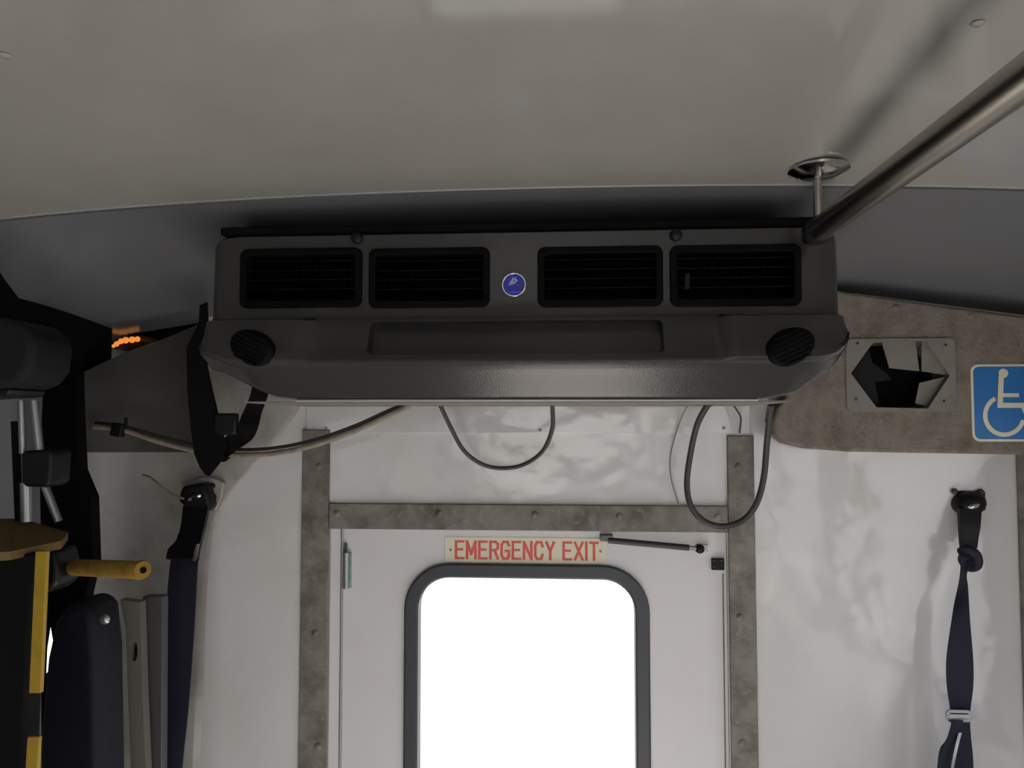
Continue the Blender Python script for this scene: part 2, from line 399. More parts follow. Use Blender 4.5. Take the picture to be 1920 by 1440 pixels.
box(bm, XL-0.05, XL+0.1, FRONT-0.05, FRONT, 0.85, 1.72); box(bm, XR-0.1, XR+0.05, FRONT-0.05, FRONT, 0.85, 1.72)
struct('wall_front', bm, M['side'])
wn = 0
for X, sgn, ws in ((XR, 1, rightwins), (XL, -1, leftwins)):
    for (y0, y1, z0, z1) in ws:
        wn += 1
        bm = bmesh.new()
        xa, xb = sorted((X - sgn*0.006, X + sgn*0.03))
        for q in ((y0-0.02, y0+0.02, z0-0.02, z1+0.02), (y1-0.02, y1+0.02, z0-0.02, z1+0.02), (y0, y1, z0-0.02, z0+0.02), (y0, y1, z1-0.02, z1+0.02)):
            box(bm, xa, xb, *q)
        o = struct('window_%d' % wn, bm, M['seal'])
        bm = bmesh.new(); box(bm, X+sgn*0.018, X+sgn*0.022, y0, y1, z0, z1)
        finish('window_glass', bm, M['pane'] if sgn > 0 else M['dark_pane'], o)
        ld = bpy.data.lights.new('portal', 'AREA'); ld.shape = 'RECTANGLE'; ld.size = y1-y0; ld.size_y = z1-z0; ld.cycles.is_portal = True
        lo = bpy.data.objects.new('portal', ld); C.objects.link(lo); lo.location = (X+sgn*0.055, (y0+y1)/2, (z0+z1)/2)
        lo.rotation_euler = Matrix((( 0, 0, sgn), (1, 0, 0), (0, sgn, 0))).to_euler() if False else Vector((-sgn, 0, 0)).to_track_quat('-Z', 'Z').to_euler()
        # keep the wide side along y
        lo.rotation_euler = (math.pi/2, 0, math.pi/2*sgn)
ld = bpy.data.lights.new('portal', 'AREA'); ld.shape = 'RECTANGLE'; ld.size = XR-XL-0.2; ld.size_y = 0.87; ld.cycles.is_portal = True
lo = bpy.data.objects.new('portal', ld); C.objects.link(lo); lo.location = ((XL+XR)/2, FRONT-0.06, 1.285); lo.rotation_euler = (-math.pi/2, 0, math.pi)
lo.rotation_euler = Vector((0, 1, 0)).to_track_quat('-Z', 'Z').to_euler()

# metal trims on the rear wall, with screws
def screw(c, parent, r=0.0075, m='trim', name='screw'):
    b = bmesh.new(); disc(b, c, (0, -1, 0), r, 0.002, 16, dome=0.0018)
    finish(name, b, M[m], parent, smooth=True)
tY = WY-0.007
bm = bmesh.new(); box(bm, ux(568, tY), ux(619, tY), tY, WY, ZF, uz(806, tY)); t3 = struct('trim_3', bm, M['trim'], bevel=0.002)
t3loc = t3
for p in ((598, 875), (591, 1187), (596, 1400)): screw(U(p[0], p[1], tY), t3)
bm = bmesh.new(); box(bm, ux(1362, tY), ux(1412, tY), tY, WY, ZF, uz(816, tY)); t4 = struct('trim_4', bm, M['trim'], bevel=0.002)
for p in ((1385, 875), (1388, 1157), (1392, 1393)): screw(U(p[0], p[1], tY), t4)
bm = bmesh.new(); box(bm, ux(619.6, tY), ux(1361.4, tY), tY-0.002, WY, uz(995, tY), uz(946, tY)); t5 = struct('trim_5', bm, M['trim'], bevel=0.002)
for p in ((632, 963), (823, 963), (1003, 965), (1162, 968), (1346, 969)): screw(U(p[0], p[1], tY-0.002), t5)
bm = bmesh.new(); box(bm, ux(1903, tY), XR, tY, WY, ZF, uz(845, tY)); struct('trim_6', bm, M['trim'], bevel=0.002)
# lap joint strip across the transom
bm = bmesh.new(); box(bm, ux(576, WY), ux(1405, WY), WY-0.0025, WY, uz(812, WY), uz(600, WY)); t7 = struct('trim_7', bm, M['gelcoat'], bevel=0.001)
for p in ((611, 803), (1013, 807), (1357, 803)): screw(U(p[0], p[1], WY-0.0025), t7, 0.0028, 'steel')

# ------------------------------------------------------------------ emergency door
DY = WY+0.012
gx0, gx1, gzt, gzb = ux(786, DY), ux(1189, DY), uz(1082, DY), 0.42
bm = bmesh.new()
outer = [(DX0+0.0006, ZF+0.001), (DX1-0.0006, ZF+0.001), (DX1-0.0006, DZT-0.0006), (DX0+0.0006, DZT-0.0006)]
prism(bm, outer, DY, DY+0.035)
door = struct('door_1', bm, M['door'])
def grr(i, n=10):                       # rounded opening grown by i
    return rrect(gx0-i, gx1+i, gzb-i, gzt+i, 0.068+i, n)
def cutat(o, b):
    cut(o, [b])
b = bmesh.new(); prism(b, grr(0.004), DY-0.1, DY+0.2)
cut(door, [b])
def child(name, bm, m, **k): return finish(name, bm, m, door, **k)
bm = bmesh.new(); ringprism(bm, grr(0.0275), grr(-0.002), DY-0.010, DY+0.03)
child('window_seal', bm, M['rubber'], bevel=0.004, seg=3)
bm = bmesh.new(); prism(bm, grr(0.0), DY+0.012, DY+0.017); child('window_glass', bm, M['pane'])
ld = bpy.data.lights.new('portal', 'AREA'); ld.shape = 'RECTANGLE'; ld.size = gx1-gx0; ld.size_y = gzt-gzb; ld.cycles.is_portal = True
lo = bpy.data.objects.new('portal', ld); C.objects.link(lo); lo.location = ((gx0+gx1)/2, DY+0.05, (gzb+gzt)/2)
lo.rotation_euler = Vector((0, -1, 0)).to_track_quat('-Z', 'Z').to_euler()
# hinge side: leaf strip, rod and knuckle
bm = bmesh.new(); box(bm, ux(624, DY), ux(643, DY), DY-0.004, DY, ZF+0.02, DZT-0.006); child('hinge_strip', bm, M['door'], bevel=0.001)
bm = bmesh.new(); tube(bm, [(ux(646, DY), DY-0.004, ZF+0.05), (ux(646, DY), DY-0.004, DZT-0.008)], 0.0025, 8); child('hinge_rod', bm, M['steel'], smooth=True)
bm = bmesh.new(); h0 = U(649, 1036, DY-0.008); h1 = U(649, 1103, DY-0.008)
tube(bm, [h0, h1], 0.0065, 10); k1 = child('hinge', bm, M['steel'], smooth=True)
bm = bmesh.new(); box(bm, ux(651, DY), ux(663, DY), DY-0.006, DY, h1.z, h0.z); finish('hinge_leaf', bm, M['green'], k1, bevel=0.001)
bm = bmesh.new(); tube(bm, [U(648, 1018, DY-0.008), U(648, 1036, DY-0.008)], 0.003, 8); finish('hinge_pin', bm, M['cable'], k1, smooth=True)
# latch pad on the right edge
bm = bmesh.new(); l0, l1 = U(1333, 1046, DY), U(1357, 1068, DY); box(bm, l0.x, l1.x, DY-0.008, DY, l1.z, l0.z)
lt = child('latch', bm, M['black'], bevel=0.0015)
for p in ((1338, 1051), (1338, 1063), (1352, 1051)): screw(U(p[0], p[1], DY-0.008), lt, 0.0016, 'steel')
bm = bmesh.new(); box(bm, ux(1349.5, DY), ux(1352, DY), DY-0.001, DY, ZF+0.02, uz(1070, DY)); child('edge_strip', bm, M['trim'])

# gas strut above the window
gs = root('gas_strut', U(1220, 1020, DY-0.02), 'thin black gas strut lying across the top of the emergency door', 'strut')
A0, A1 = U(1140, 1013, DY-0.022), U(1292, 1027, DY-0.022)
bm = bmesh.new(); tube(bm, [A0, A1], 0.0062, 12); finish('cylinder', bm, M['cable'], gs, smooth=True)
bm = bmesh.new(); tube(bm, [A1, U(1305, 1028, DY-0.022)], 0.0045, 10); finish('rod', bm, M['chrome'], gs, smooth=True)
bm = bmesh.new(); disc(bm, U(1311, 1028, DY-0.012), (0, -1, 0), 0.0095, 0.014, 20, dome=0.003); finish('ball_socket', bm, M['black'], gs, smooth=True)
bm = bmesh.new(); obox(bm, U(1322, 1027, DY-0.004), (1, 0, 0), (0, 1, 0), (0, 0, 1), 0.012, 0.008, 0.014); finish('bracket', bm, M['chrome'], gs, bevel=0.001)
bm = bmesh.new(); obox(bm, U(1137, 1008, DY-0.012), (1, 0, 0), (0, 1, 0), (0, 0, 1), 0.026, 0.024, 0.012); finish('bracket', bm, M['trim'], gs, bevel=0.001)

# emergency exit sign
sg = root('emergency_exit_sign', U(985, 1055, DY), 'faded cream strip with red EMERGENCY EXIT lettering above the door window', 'sign')
s0, s1 = U(835, 1008, DY), U(1135, 1055, DY)
bm = bmesh.new(); prism(bm, rrect(s0.x, s1.x, uz(1055, DY), uz(1008, DY), 0.003, 3), DY-0.0015, DY); finish('backing', bm, M['sign'], sg)
GL = {'E': [[(1, 0), (0, 0), (0, 1), (1, 1)], [(0, .52), (.85, .52)]], 'M': [[(0, 0), (0, 1), (.5, .25), (1, 1), (1, 0)]],
      'R': [[(0, 0), (0, 1), (.7, 1), (1, .86), (1, .62), (.7, .5), (0, .5)], [(.55, .5), (1, 0)]],
      'G': [[(1, .80), (.8, 1), (.25, 1), (0, .8), (0, .2), (.25, 0), (.8, 0), (1, .15), (1, .46), (.55, .46)]],
      'N': [[(0, 0), (0, 1), (1, 0), (1, 1)]], 'C': [[(1, .75), (.8, 1), (.25, 1), (0, .8), (0, .2), (.25, 0), (.8, 0), (1, .25)]],
      'Y': [[(0, 1), (.5, .48), (1, 1)], [(.5, .48), (.5, 0)]], 'X': [[(0, 0), (1, 1)], [(0, 1), (1, 0)]], 'I': [[(0, 0), (0, 1)]], 'T': [[(0, 1), (1, 1)], [(.5, 1), (.5, 0)]]}
bm = bmesh.new(); xx = ux(854, DY); lh = uz(1014, DY)-uz(1050, DY); lw = 0.0150; gap = 0.0088; hw = 0.0026; kz = 0
for ch in 'EMERGENCY EXIT':
    if ch == ' ': xx += 0.012; continue
    wd = {'I': 0.0, 'M': lw*1.15}.get(ch, lw)
    for pl in GL[ch]:
        for (a0, b0), (a1, b1) in zip(pl, pl[1:]):
            p0 = Vector((xx+hw+a0*wd, uz(1050, DY)+hw+b0*(lh-2*hw))); p1 = Vector((xx+hw+a1*wd, uz(1050, DY)+hw+b1*(lh-2*hw)))
            d = (p1-p0).normalized(); nn_ = Vector((-d.y, d.x))*hw*(1.0 if abs(d.y) > .3 else .85); ee = d*hw*0.8; kz = (kz+1) % 7
            yy = DY-0.0021-kz*0.00002
            prism(bm, [tuple(p0-ee+nn_), tuple(p1+ee+nn_), tuple(p1+ee-nn_), tuple(p0-ee-nn_)], yy, DY-0.0014)
    xx += wd + gap - 0.0035 + 2*hw*0.5
LE = xx
sc_ = (ux(1121, DY)-ux(854, DY))/(xx-0.0032-ux(854, DY))
for v in bm.verts: v.co.x = ux(854, DY) + (v.co.x-ux(854, DY))*sc_
finish('lettering', bm, M['red'], sg)
for p in ((845, 1031), (1126, 1034)): screw(U(p[0], p[1], DY-0.0015), sg, 0.0025, 'steel')

# ================================================================== AIR UNIT
AY = 1.18
ac = root('air_conditioning_unit', (ux(985, AY), 1.3, uz(750, AY)), 'wide dark grey air conditioning unit with four black vents under the ceiling', 'air conditioner')
acx = lambda px, Y=AY: ux(px, Y)
def topz(px):
    z = uz(431, AY, 985)
    L = [(386, 0.030), (391, 0.016), (400, 0.008), (415, 0.003), (440, 0.0), (1535, 0.0), (1560, 0.004), (1575, 0.012), (1584, 0.03)]
    for (a, va), (b_, vb) in zip(L, L[1:]):
        if a <= px <= b_: return z - (va + (vb-va)*(px-a)/(b_-a))
    return z
def botpy(px):
    L = [(386, 672), (395, 690), (425, 698), (450, 712), (490, 733), (520, 744), (550, 748), (1425, 750), (1455, 746), (1490, 738), (1520, 718), (1555, 696), (1572, 680), (1584, 655)]
    for (a, va), (b_, vb) in zip(L, L[1:]):
        if a <= px <= b_: return va + (vb-va)*(px-a)/(b_-a)
    return 750
stations = [386, 388, 391, 395, 400, 408, 420, 435, 450, 470, 490, 505, 520, 535, 550, 570, 580, 590, 600, 640, 700, 800, 900, 985, 1100, 1200, 1260, 1330, 1345, 1352, 1362, 1380, 1400, 1425, 1440, 1455, 1472, 1490, 1505, 1520, 1538, 1555, 1565, 1572, 1578, 1582, 1584]
def rows_at(px):
    endd = 0.0
    dl, dr = px-386, 1584-px
    d = min(dl, dr)
    if d < 34: endd = 0.03*(1-math.sqrt(max(0, 1-((34-d)/34)**2)))
    pod = 1.0 if (px <= 575 or px >= 1358) else (0.0 if 592 <= px <= 1345 else 0.5)
    P = [(AY+0.02, 428), (AY+0.006, 431), (AY, 436), (AY-0.001, 500), (AY-0.002, 560), (AY-0.003, 588), (AY-0.006, 594), (AY-0.012-0.012*pod, 600), (AY-0.020-0.012*pod, 625), (AY-0.030-0.010*pod, 655), (AY-0.0440-0.004*pod, 674), (AY-0.0458-0.002*pod, 678),
         (AY-0.0462, 681), (AY-0.0460, 685), (AY-0.0453, 689), (AY-0.0440, 693), (AY-0.0415, 697), (AY-0.0360, 703), (AY-0.028, 714), (AY-0.016, 732), (AY-0.0085, 743), (AY-0.0055, 747), (AY-0.001, 750), (AY+0.01, 751)]
    bp = botpy(px); out = []
    zt = topz(px)
    for Y, py in P:
        yy = Y
        z = uz(py, AY)
        if py <= 436: z = zt + (uz(py, AY)-uz(431, AY))
        else: z = min(z, zt-0.002) if py < 470 else z
        lim = 600 + 84*max(0.0, min(1.0, (bp-650)/70.0))
        if py > lim:
            q = lim + (py-lim)*(bp-lim)/(751-lim)
            z = uz(q, AY)
        out.append((yy+endd, z))
    return out
bm = bmesh.new(); R = []
for px in stations:
    x = acx(px); pr = rows_at(px)
    pts = [(1.52, pr[0][1])] + pr + [(1.52, pr[-1][1])]
    R.append([bm.verts.new((x, y, z)) for y, z in pts])
n = len(R[0])
for A, B in zip(R, R[1:]):
    for k in range(n): bm.faces.new((A[k], A[(k+1) % n], B[(k+1) % n], B[k]))
bm.faces.new(R[0]); bm.faces.new(R[-1][::-1])
bmesh.ops.recalc_face_normals(bm, faces=bm.faces)
house = finish('housing', bm, M['ac'], ac, smooth=True)
house_off = Vector(ac.location)
vents = [(447, 677, 466, 577), (690, 918, 465, 577), (1008, 1245, 462, 575), (1258, 1506, 459, 574)]
def local(b):
    for v in b.verts: v.co -= house_off
    return b
def zrow(py, px): return U(px, py, AY-0.003).z
VB = []
for (a0, a1, b0, b1) in vents:
    cx = (a0+a1)/2
    VB.append((acx(a0, AY-.003), acx(a1, AY-.003), zrow(b1, cx), zrow(b0, cx)))
# cutters live in the housing's own frame: move them by the root's offset through world space
def wcut(o, b):
    bpy.context.view_layer.update(); cut(o, [b])
for (xa, xb, za, zb_) in VB:
    b = bmesh.new(); prism(b, rrect(xa+0.006, xb-0.006, za+0.006, zb_-0.006, 0.008), AY-0.05, AY+0.10); wcut(house, b)
# shallow tray moulded into the chin
b = bmesh.new(); tx0, tx1 = acx(690), acx(1249)
tz0, tz1 = uz(667, AY-0.035), uz(599, AY)
pts = rrect(tx0, tx1, tz0, tz1, 0.010)
a_ = [b.verts.new((p[0], AY-0.10, p[1])) for p in pts]
c_ = [b.verts.new((p[0]+(0.008 if p[0] < 0 else -0.008), AY+0.010-(tz1-p[1])*0.30, p[1]+(0.004 if p[1] < (tz0+tz1)/2 else -0.004))) for p in pts]
b.faces.new(a_); b.faces.new(c_[::-1])
for i in range(len(pts)): b.faces.new((a_[i], c_[i], c_[(i+1) % len(pts)], a_[(i+1) % len(pts)]))
wcut(house, b)
for p in house.data.polygons: p.use_smooth = True
house.data.set_sharp_from_angle(angle=math.radians(38))
# vents
for vi, (xa, xb, za, zb_) in enumerate(VB):
    b = bmesh.new(); ringprism(b, rrect(xa, xb, za, zb_, 0.012), rrect(xa+0.011, xb-0.011, za+0.012, zb_-0.011, 0.006), AY-0.007, AY+0.03)
    vo = finish('vent', b, M['vent'], ac, bevel=0.002)
    b = bmesh.new(); prism(b, rrect(xa+0.007, xb-0.007, za+0.007, zb_-0.007, 0.007), AY+0.070, AY+0.08); finish('duct', b, M['hole'], vo)
    b = bmesh.new(); nb = 5
    for k in range(nb):
        z = za+0.018+(zb_-za-0.034)*k/(nb-1)
        obox(b, ((xa+xb)/2, AY+0.012, z), (1, 0, 0), (0, 1, 0.35), (0, -0.35, 1), xb-xa-0.021, 0.014, 0.0014)
    finish('louvre', b, M['vent'], vo)
    b = bmesh.new(); nf = 11
    for k in range(nf):
        x = xa+0.018+(xb-xa-0.036)*k/(nf-1)
        obox(b, (x, AY+0.034, (za+zb_)/2), (1, 0, 0), (0, 1, 0), (0, 0, 1), 0.0012, 0.02, zb_-za-0.022)
    finish('fin', b, M['vent'], vo)
    if vi == 3:
        b = bmesh.new(); cx = U(1288, 527, AY+0.0)
        obox(b, (cx.x, AY+0.002, cx.z), (1, 0, 0), (0, 1, 0), (0, 0, 1), 0.008, 0.012, 0.024); finish('thumb_wheel', b, M['casing'], vo, bevel=0.002)
# speaker style round outlets at the chin corners
for (px, py, sgn) in ((472, 653, -1), (1483, 651, 1)):
    c = U(px, py, AY-0.046); ax = Vector((0.10*sgn, -1, -0.10)).normalized()
    rot = math.radians(24)*sgn*-1
    b = bmesh.new(); disc(b, c - ax*0.010, ax, 0, 0.016, 36, dome=0.002, ell=(0.0365, 0.0265, -rot)); so_ = finish('round_outlet', b, M['vent'], ac, smooth=True)
    b = bmesh.new()
    for k in range(-3, 4):
        d = k*0.0066; hw = 0.0365*math.sqrt(max(0.05, 1-(d/0.0265)**2)); aa = math.radians(24)*sgn
        mj = Vector((math.cos(aa), 0, math.sin(aa))); mj = (mj - ax*mj.dot(ax)).normalized(); mn = ax.cross(mj)
        obox(b, c + ax*0.0075 + mn*d, mj, ax, mn, hw*1.6, 0.003, 0.002)
    finish('grille', b, M['hole'], so_)
# mounting plugs
for (px, py) in ((670, 447), (1267, 441)):
    b = bmesh.new(); disc(b, U(px, py, AY), (0, -1, 0), 0.0095, 0.006, 20, dome=0.002); finish('mounting_plug', b, M['black'], ac, smooth=True)
# black gasket along the top edge
b = bmesh.new(); g = [acx(405), acx(1540)]
box(b, g[0], g[1], AY+0.004, AY+0.30, topz(900)+0.001, topz(900)+0.014); finish('gasket', b, M['hole'], ac, bevel=0.003)
# bottom lip, thin bright edge
b = bmesh.new(); box(b, acx(556), acx(1420), AY-0.003, AY+0.004, uz(752.5, AY), uz(749, AY)); finish('lip', b, M['white'], ac, bevel=0.001)
# drip tray behind, partly seen under the lip
b = bmesh.new(); box(b, ux(575, 1.5), ux(1400, 1.5), 1.20, 1.52, uz(754, AY), uz(751.2, AY)); finish('drip_tray', b, M['plate'], ac)
# badge
bc = U(964, 535, AY-0.002)
b = bmesh.new(); disc(b, bc, (0, -1, 0), 0.0178, 0.004, 40); bd = finish('badge', b, M['badge'], ac)
b = bmesh.new(); ringprism(b, [(bc.x+0.0185*math.cos(t*math.pi/24), bc.z+0.0185*math.sin(t*math.pi/24)) for t in range(48)], [(bc.x+0.0164*math.cos(t*math.pi/24), bc.z+0.0164*math.sin(t*math.pi/24)) for t in range(48)], bc.y-0.006, bc.y)
finish('badge_ring', b, M['chrome'], bd, bevel=0.0006)
b = bmesh.new(); k = AY/F
def bp(px, py): v = U(px, py, bc.y-0.0048); return (v.x, v.z)
for poly in ([(953, 535), (962, 519), (966, 519), (959, 534)], [(962, 519), (966, 519), (974, 534), (969, 533)], [(958, 531), (965, 527), (971, 529), (974, 534), (966, 531), (960, 534)]):
    prism(b, [bp(*q) for q in poly], bc.y-0.0048, bc.y-0.0035)
finish('badge_letter', b, M['badgelight'], bd)
b = bmesh.new()
prism(b, [bp(*q) for q in [(950, 549), (957, 546.5), (970, 546.5), (978, 545), (976, 548.5), (966, 549), (957, 549.5)]], bc.y-0.0048, bc.y-0.0035)
finish('badge_swoosh', b, mat('badge_mid_blue', (0.03, 0.10, 0.62), 0.3), bd)

# ================================================================== HANDRAIL
re = U(1524, 440, 1.14)
hr = root('handrail', (re.x, 0.5, re.z), 'brushed steel ceiling handrail running forward from the right of the air unit', 'handrail')
CY = 1.115
bm = bmesh.new(); tube(bm, [(re.x, AY-0.040, re.z), (re.x, 1.0, re.z), (re.x+0.004, 0.6, re.z), (re.x+0.01, -2.4, re.z+0.01)], 0.0175, 32); finish('rail', bm, M['brushed'], hr, smooth=True)
bm = bmesh.new(); zt = zceil(re.x, CY)
disc(bm, (re.x+0.002, CY, zt+0.001), (0, 0, -1), 0.042, 0.006, 36, dome=0.008); fo = finish('flange', bm, M['chrome'], hr, smooth=True)
for q in (0.4, 2.5, 4.6):
    b = bmesh.new(); disc(b, (re.x+0.002+0.028*math.cos(q), CY+0.028*math.sin(q), zt-0.006), (0, 0, -1), 0.004, 0.003, 12, dome=0.002); finish('screw', b, M['steel'], fo, smooth=True)
bm = bmesh.new(); tube(bm, [(re.x, CY, zt), (re.x, CY, re.z+0.01)], 0.0060, 16); finish('stem', bm, M['brushed'], hr, smooth=True)
bm = bmesh.new()
nn = 32
R1 = [[bm.verts.new((re.x+math.cos(2*math.pi*k/nn)*rr, yy, re.z+math.sin(2*math.pi*k/nn)*rr)) for k in range(nn)] for rr, yy in ((0.0178, CY-0.008), (0.0200, CY-0.008), (0.0200, CY+0.008), (0.0178, CY+0.008))]
for q in range(4):
    A, B = R1[q], R1[(q+1) % 4]
    for k in range(nn): bm.faces.new((A[k], A[(k+1) % nn], B[(k+1) % nn], B[k]))
finish('clamp_ring', bm, M['casing'], hr, smooth=True)
# second support, forward of the camera's view
bm = bmesh.new(); zt2 = zceil(re.x, -0.6); tube(bm, [(re.x+0.007, -0.6, zt2), (re.x+0.007, -0.6, re.z)], 0.006, 16); finish('stem', bm, M['brushed'], hr, smooth=True)
# ceiling dome screws
for i, (px, py) in enumerate(((1833, 43), (10, 103))):
    d = ray(px, py); t = 0.5
    for _ in range(60):
        p = EYE + d*t; t += (zceil(p.x, p.y)-p.z)/d.z*0.8
    p = EYE + d*t
    bm = bmesh.new(); disc(bm, (p.x, p.y, p.z), (0, 0, -1), 0.0065, 0.0015, 20, dome=0.002); o = finish('ceiling_screw', bm, M['ceiling'], None, smooth=True)
    tag(o, ('small round screw head in the ceiling above the handrail' if i == 0 else 'small round screw head in the ceiling at the far upper left'), 'screw', 'ceiling screws')

# ================================================================== CABLES
def cable(name, pts, r, m, label, cat='cable', n=10):
    bm = bmesh.new(); tube(bm, catmull([U(*p) for p in pts], 10), r, 12)
    return tag(finish(name, bm, m, None, smooth=True), label, cat)
cable('electrical_cable', [(818, 750, 1.44), (824, 757, 1.45), (846, 803, 1.50), (870, 845, 1.54), (905, 871, 1.56), (945, 878, 1.565), (985, 870, 1.56), (1018, 845, 1.54), (1035, 805, 1.50), (1036, 770, 1.46), (1035, 757, 1.44)], 0.0042, M['cable'],
      'black cable hanging in a U below the middle of the air unit')
cable('electrical_cable', [(1334, 755, 1.41), (1324, 764, 1.42), (1306, 800, 1.46), (1293, 860, 1.49), (1288, 910, 1.50), (1296, 950, 1.50), (1320, 977, 1.50), (1355, 987, 1.50), (1392, 976, 1.50), (1418, 945, 1.49), (1432, 895, 1.48), (1438, 830, 1.46), (1444, 775, 1.43), (1446, 757, 1.41)], 0.0058, M['cable'],
      'thick black cable looping low over the right door trim')
cable('thin_wire', [(1371, 755, 1.53), (1381, 768, 1.55), (1389, 785, 1.582), (1387, 812, 1.594)], 0.0017, M['cable'], 'thin grey wire entering the top of the right door trim', 'wire')
cable('thin_wire', [(1292, 755, 1.53), (1275, 790, 1.575), (1258, 850, 1.590), (1258, 895, 1.592), (1272, 945, 1.592)], 0.0011, M['plate'], 'fine pale wire curving down the panel above the door', 'wire')
con = [(176, 800, 1.47), (230, 806, 1.47), (300, 829, 1.47), (370, 845, 1.46), (450, 853, 1.45), (520, 849, 1.44), (590, 834, 1.43), (660, 810, 1.42), (720, 783, 1.41), (775, 757, 1.40), (792, 753, 1.395)]
cable('wiring_conduit', con, 0.0052, M['beige'], 'dirty beige conduit sagging from the left corner to the air unit', 'conduit')
cable('electrical_cable', [(p[0]+2, p[1]-7-(3 if 1 < i < 9 else 0), p[2]+0.004) for i, p in enumerate(con)], 0.0034, M['cable'], 'dark cable running along the top of the beige conduit')
bm = bmesh.new(); c = U(222, 806, 1.462); obox(bm, c, (1, 0, -0.2), (0, 1, 0), (0.2, 0, 1), 0.022, 0.018, 0.026)
obox(bm, U(236, 794, 1.465), (1, 0, 0), (0, 1, 0), (0, 0, 1), 0.006, 0.006, 0.024)
tag(finish('cable_clip', bm, M['black'], None, bevel=0.002), 'black clip holding the conduit at its left end', 'clip')
cable('broken_wire', [(268, 890, 1.55), (285, 897, 1.54), (305, 915, 1.53), (330, 930, 1.53), (345, 935, 1.53)], 0.0022, M['beige'], 'short frayed wire end left of the upper left belt anchor', 'wire')

# ================================================================== RIGHT FELT PANEL
FY = 1.53
fp = root('felt_panel', U(1720, 848, FY), 'dusty grey felt covered panel in the upper right corner below the ceiling', 'panel')
bm = bmesh.new()
pxprism(bm, [(1440, 520), (1500, 530), (1590, 548), (1700, 563), (1830, 581), (1988, 601), (1988, 854), (1700, 849), (1590, 847), (1520, 842), (1478, 832), (1458, 815), (1450, 790), (1458, 765), (1475, 745)], FY, WY-FY)
felt = finish('felt_board', bm, M['felt'], fp)
hexp = [(1594, 700), (1637, 641), (1733, 638), (1779, 704), (1738, 766), (1642, 764)]
b = bmesh.new(); pts = [(U(x, y, FY).x, U(x, y, FY).z) for x, y in hexp]; prism(b, pts, FY-0.05, FY+0.055); wcut(felt, b)
for p in felt.data.polygons: p.use_smooth = True
felt.data.set_sharp_from_angle(angle=math.radians(30))
bv = felt.modifiers.new('bevel', 'BEVEL'); bv.width = 0.006; bv.segments = 3; bv.limit_method = 'ANGLE'; bv.angle_limit = math.radians(50)
for p in ((1680, 577), (1822, 592)): screw(U(p[0], p[1], FY), fp, 0.007, 'felt', 'button')
# cover plate with hexagonal hole
cpl = root('cover_plate', U(1690, 770, FY), 'scuffed off white cover plate around a broken hexagonal hole', 'cover plate')
P0, P1 = U(1588, 772, FY-.003), U(1790, 634, FY-.003)
bm = bmesh.new(); prism(bm, rrect(P0.x, P1.x, P0.z, P1.z, 0.012), FY-0.004, FY); plt = finish('plate', bm, M['plate'], cpl)
b = bmesh.new(); prism(b, pts, FY-0.05, FY+0.05); wcut(plt, b)
for p in ((1608, 644), (1773, 647), (1605, 749), (1770, 752)): screw(U(p[0], p[1], FY-0.004), cpl, 0.0022, 'cable')
# bits inside the hole
bm = bmesh.new(); pxprism(bm, [(1652, 636), (1716, 636), (1724, 696), (1668, 690)], FY+0.004, 0.003); finish('flap', bm, M['plate'], cpl)
bm = bmesh.new(); pxprism(bm, [(1728, 640), (1737, 640), (1779, 704), (1728, 696)], FY+0.008, 0.003); finish('flap', bm, M['plate'], cpl)
bm = bmesh.new(); pxprism(bm, [(1594, 700), (1630, 656), (1636, 680), (1660, 698), (1672, 712), (1640, 716), (1650, 764), (1640, 762)], FY+0.012, 0.003); finish('flap', bm, M['casing'], cpl)
bm = bmesh.new(); pxprism(bm, [(1738, 762), (1716, 756), (1724, 718), (1774, 706)], FY+0.010, 0.003); finish('flap', bm, M['plate'], cpl)
bm = bmesh.new(); prism(bm, [(U(x, y, FY+.05).x, U(x, y, FY+.05).z) for x, y in [(1560, 620), (1820, 620), (1820, 780), (1560, 780)]], FY+0.054, FY+0.056); finish('backing', bm, M['hole'], cpl)
# wheelchair symbol sign
ws = root('wheelchair_sign', U(1893, 828, FY), 'blue square wheelchair symbol sticker with cream border on grey felt', 'sign')
q0, q1 = U(1823, 828, FY), U(1966, 683, FY)
sx0, sx1, sz0, sz1 = q0.x, q1.x, U(1893, 828, FY).z, U(1893, 683, FY).z
bm = bmesh.new(); prism(bm, rrect(sx0, sx1, sz0, sz1, 0.014), FY-0.0012, FY); finish('border', bm, M['cream'], ws)
bm = bmesh.new(); prism(bm, rrect(sx0+0.0045, sx1-0.0045, sz0+0.0045, sz1-0.0045, 0.011), FY-0.0018, FY-0.0012); finish('field', bm, M['blue'], ws)
bm = bmesh.new(); sy = FY-0.0024
def sp(px, py): v = U(px, py, FY); return (v.x, v.z)
sk = [0]
def stroke(pts, wpx):
    P = [Vector(sp(*p)) for p in pts]; hw = wpx*FY/F/2
    for a_, b_ in zip(P, P[1:]):
        d = (b_-a_).normalized(); nn_ = Vector((-d.y, d.x))*hw; ee = d*hw*0.6
        sk[0] += 1; prism(bm, [tuple(a_-ee+nn_), tuple(b_+ee+nn_), tuple(b_+ee-nn_), tuple(a_-ee-nn_)], sy-0.00006*sk[0], sy+0.0005)
hc = sp(1880, 700); prism(bm, [(hc[0]+0.0088*math.cos(t*math.pi/10), hc[1]+0.0088*math.sin(t*math.pi/10)) for t in range(20)], sy, sy+0.0005)
stroke([(1876, 708), (1874, 759)], 9); stroke([(1876, 741), (1907, 741)], 7); stroke([(1872, 760), (1917, 760)], 9)
stroke([(1917, 760), (1932, 794)], 9); stroke([(1932, 794), (1946, 788)], 8)
wc = (1882, 779)
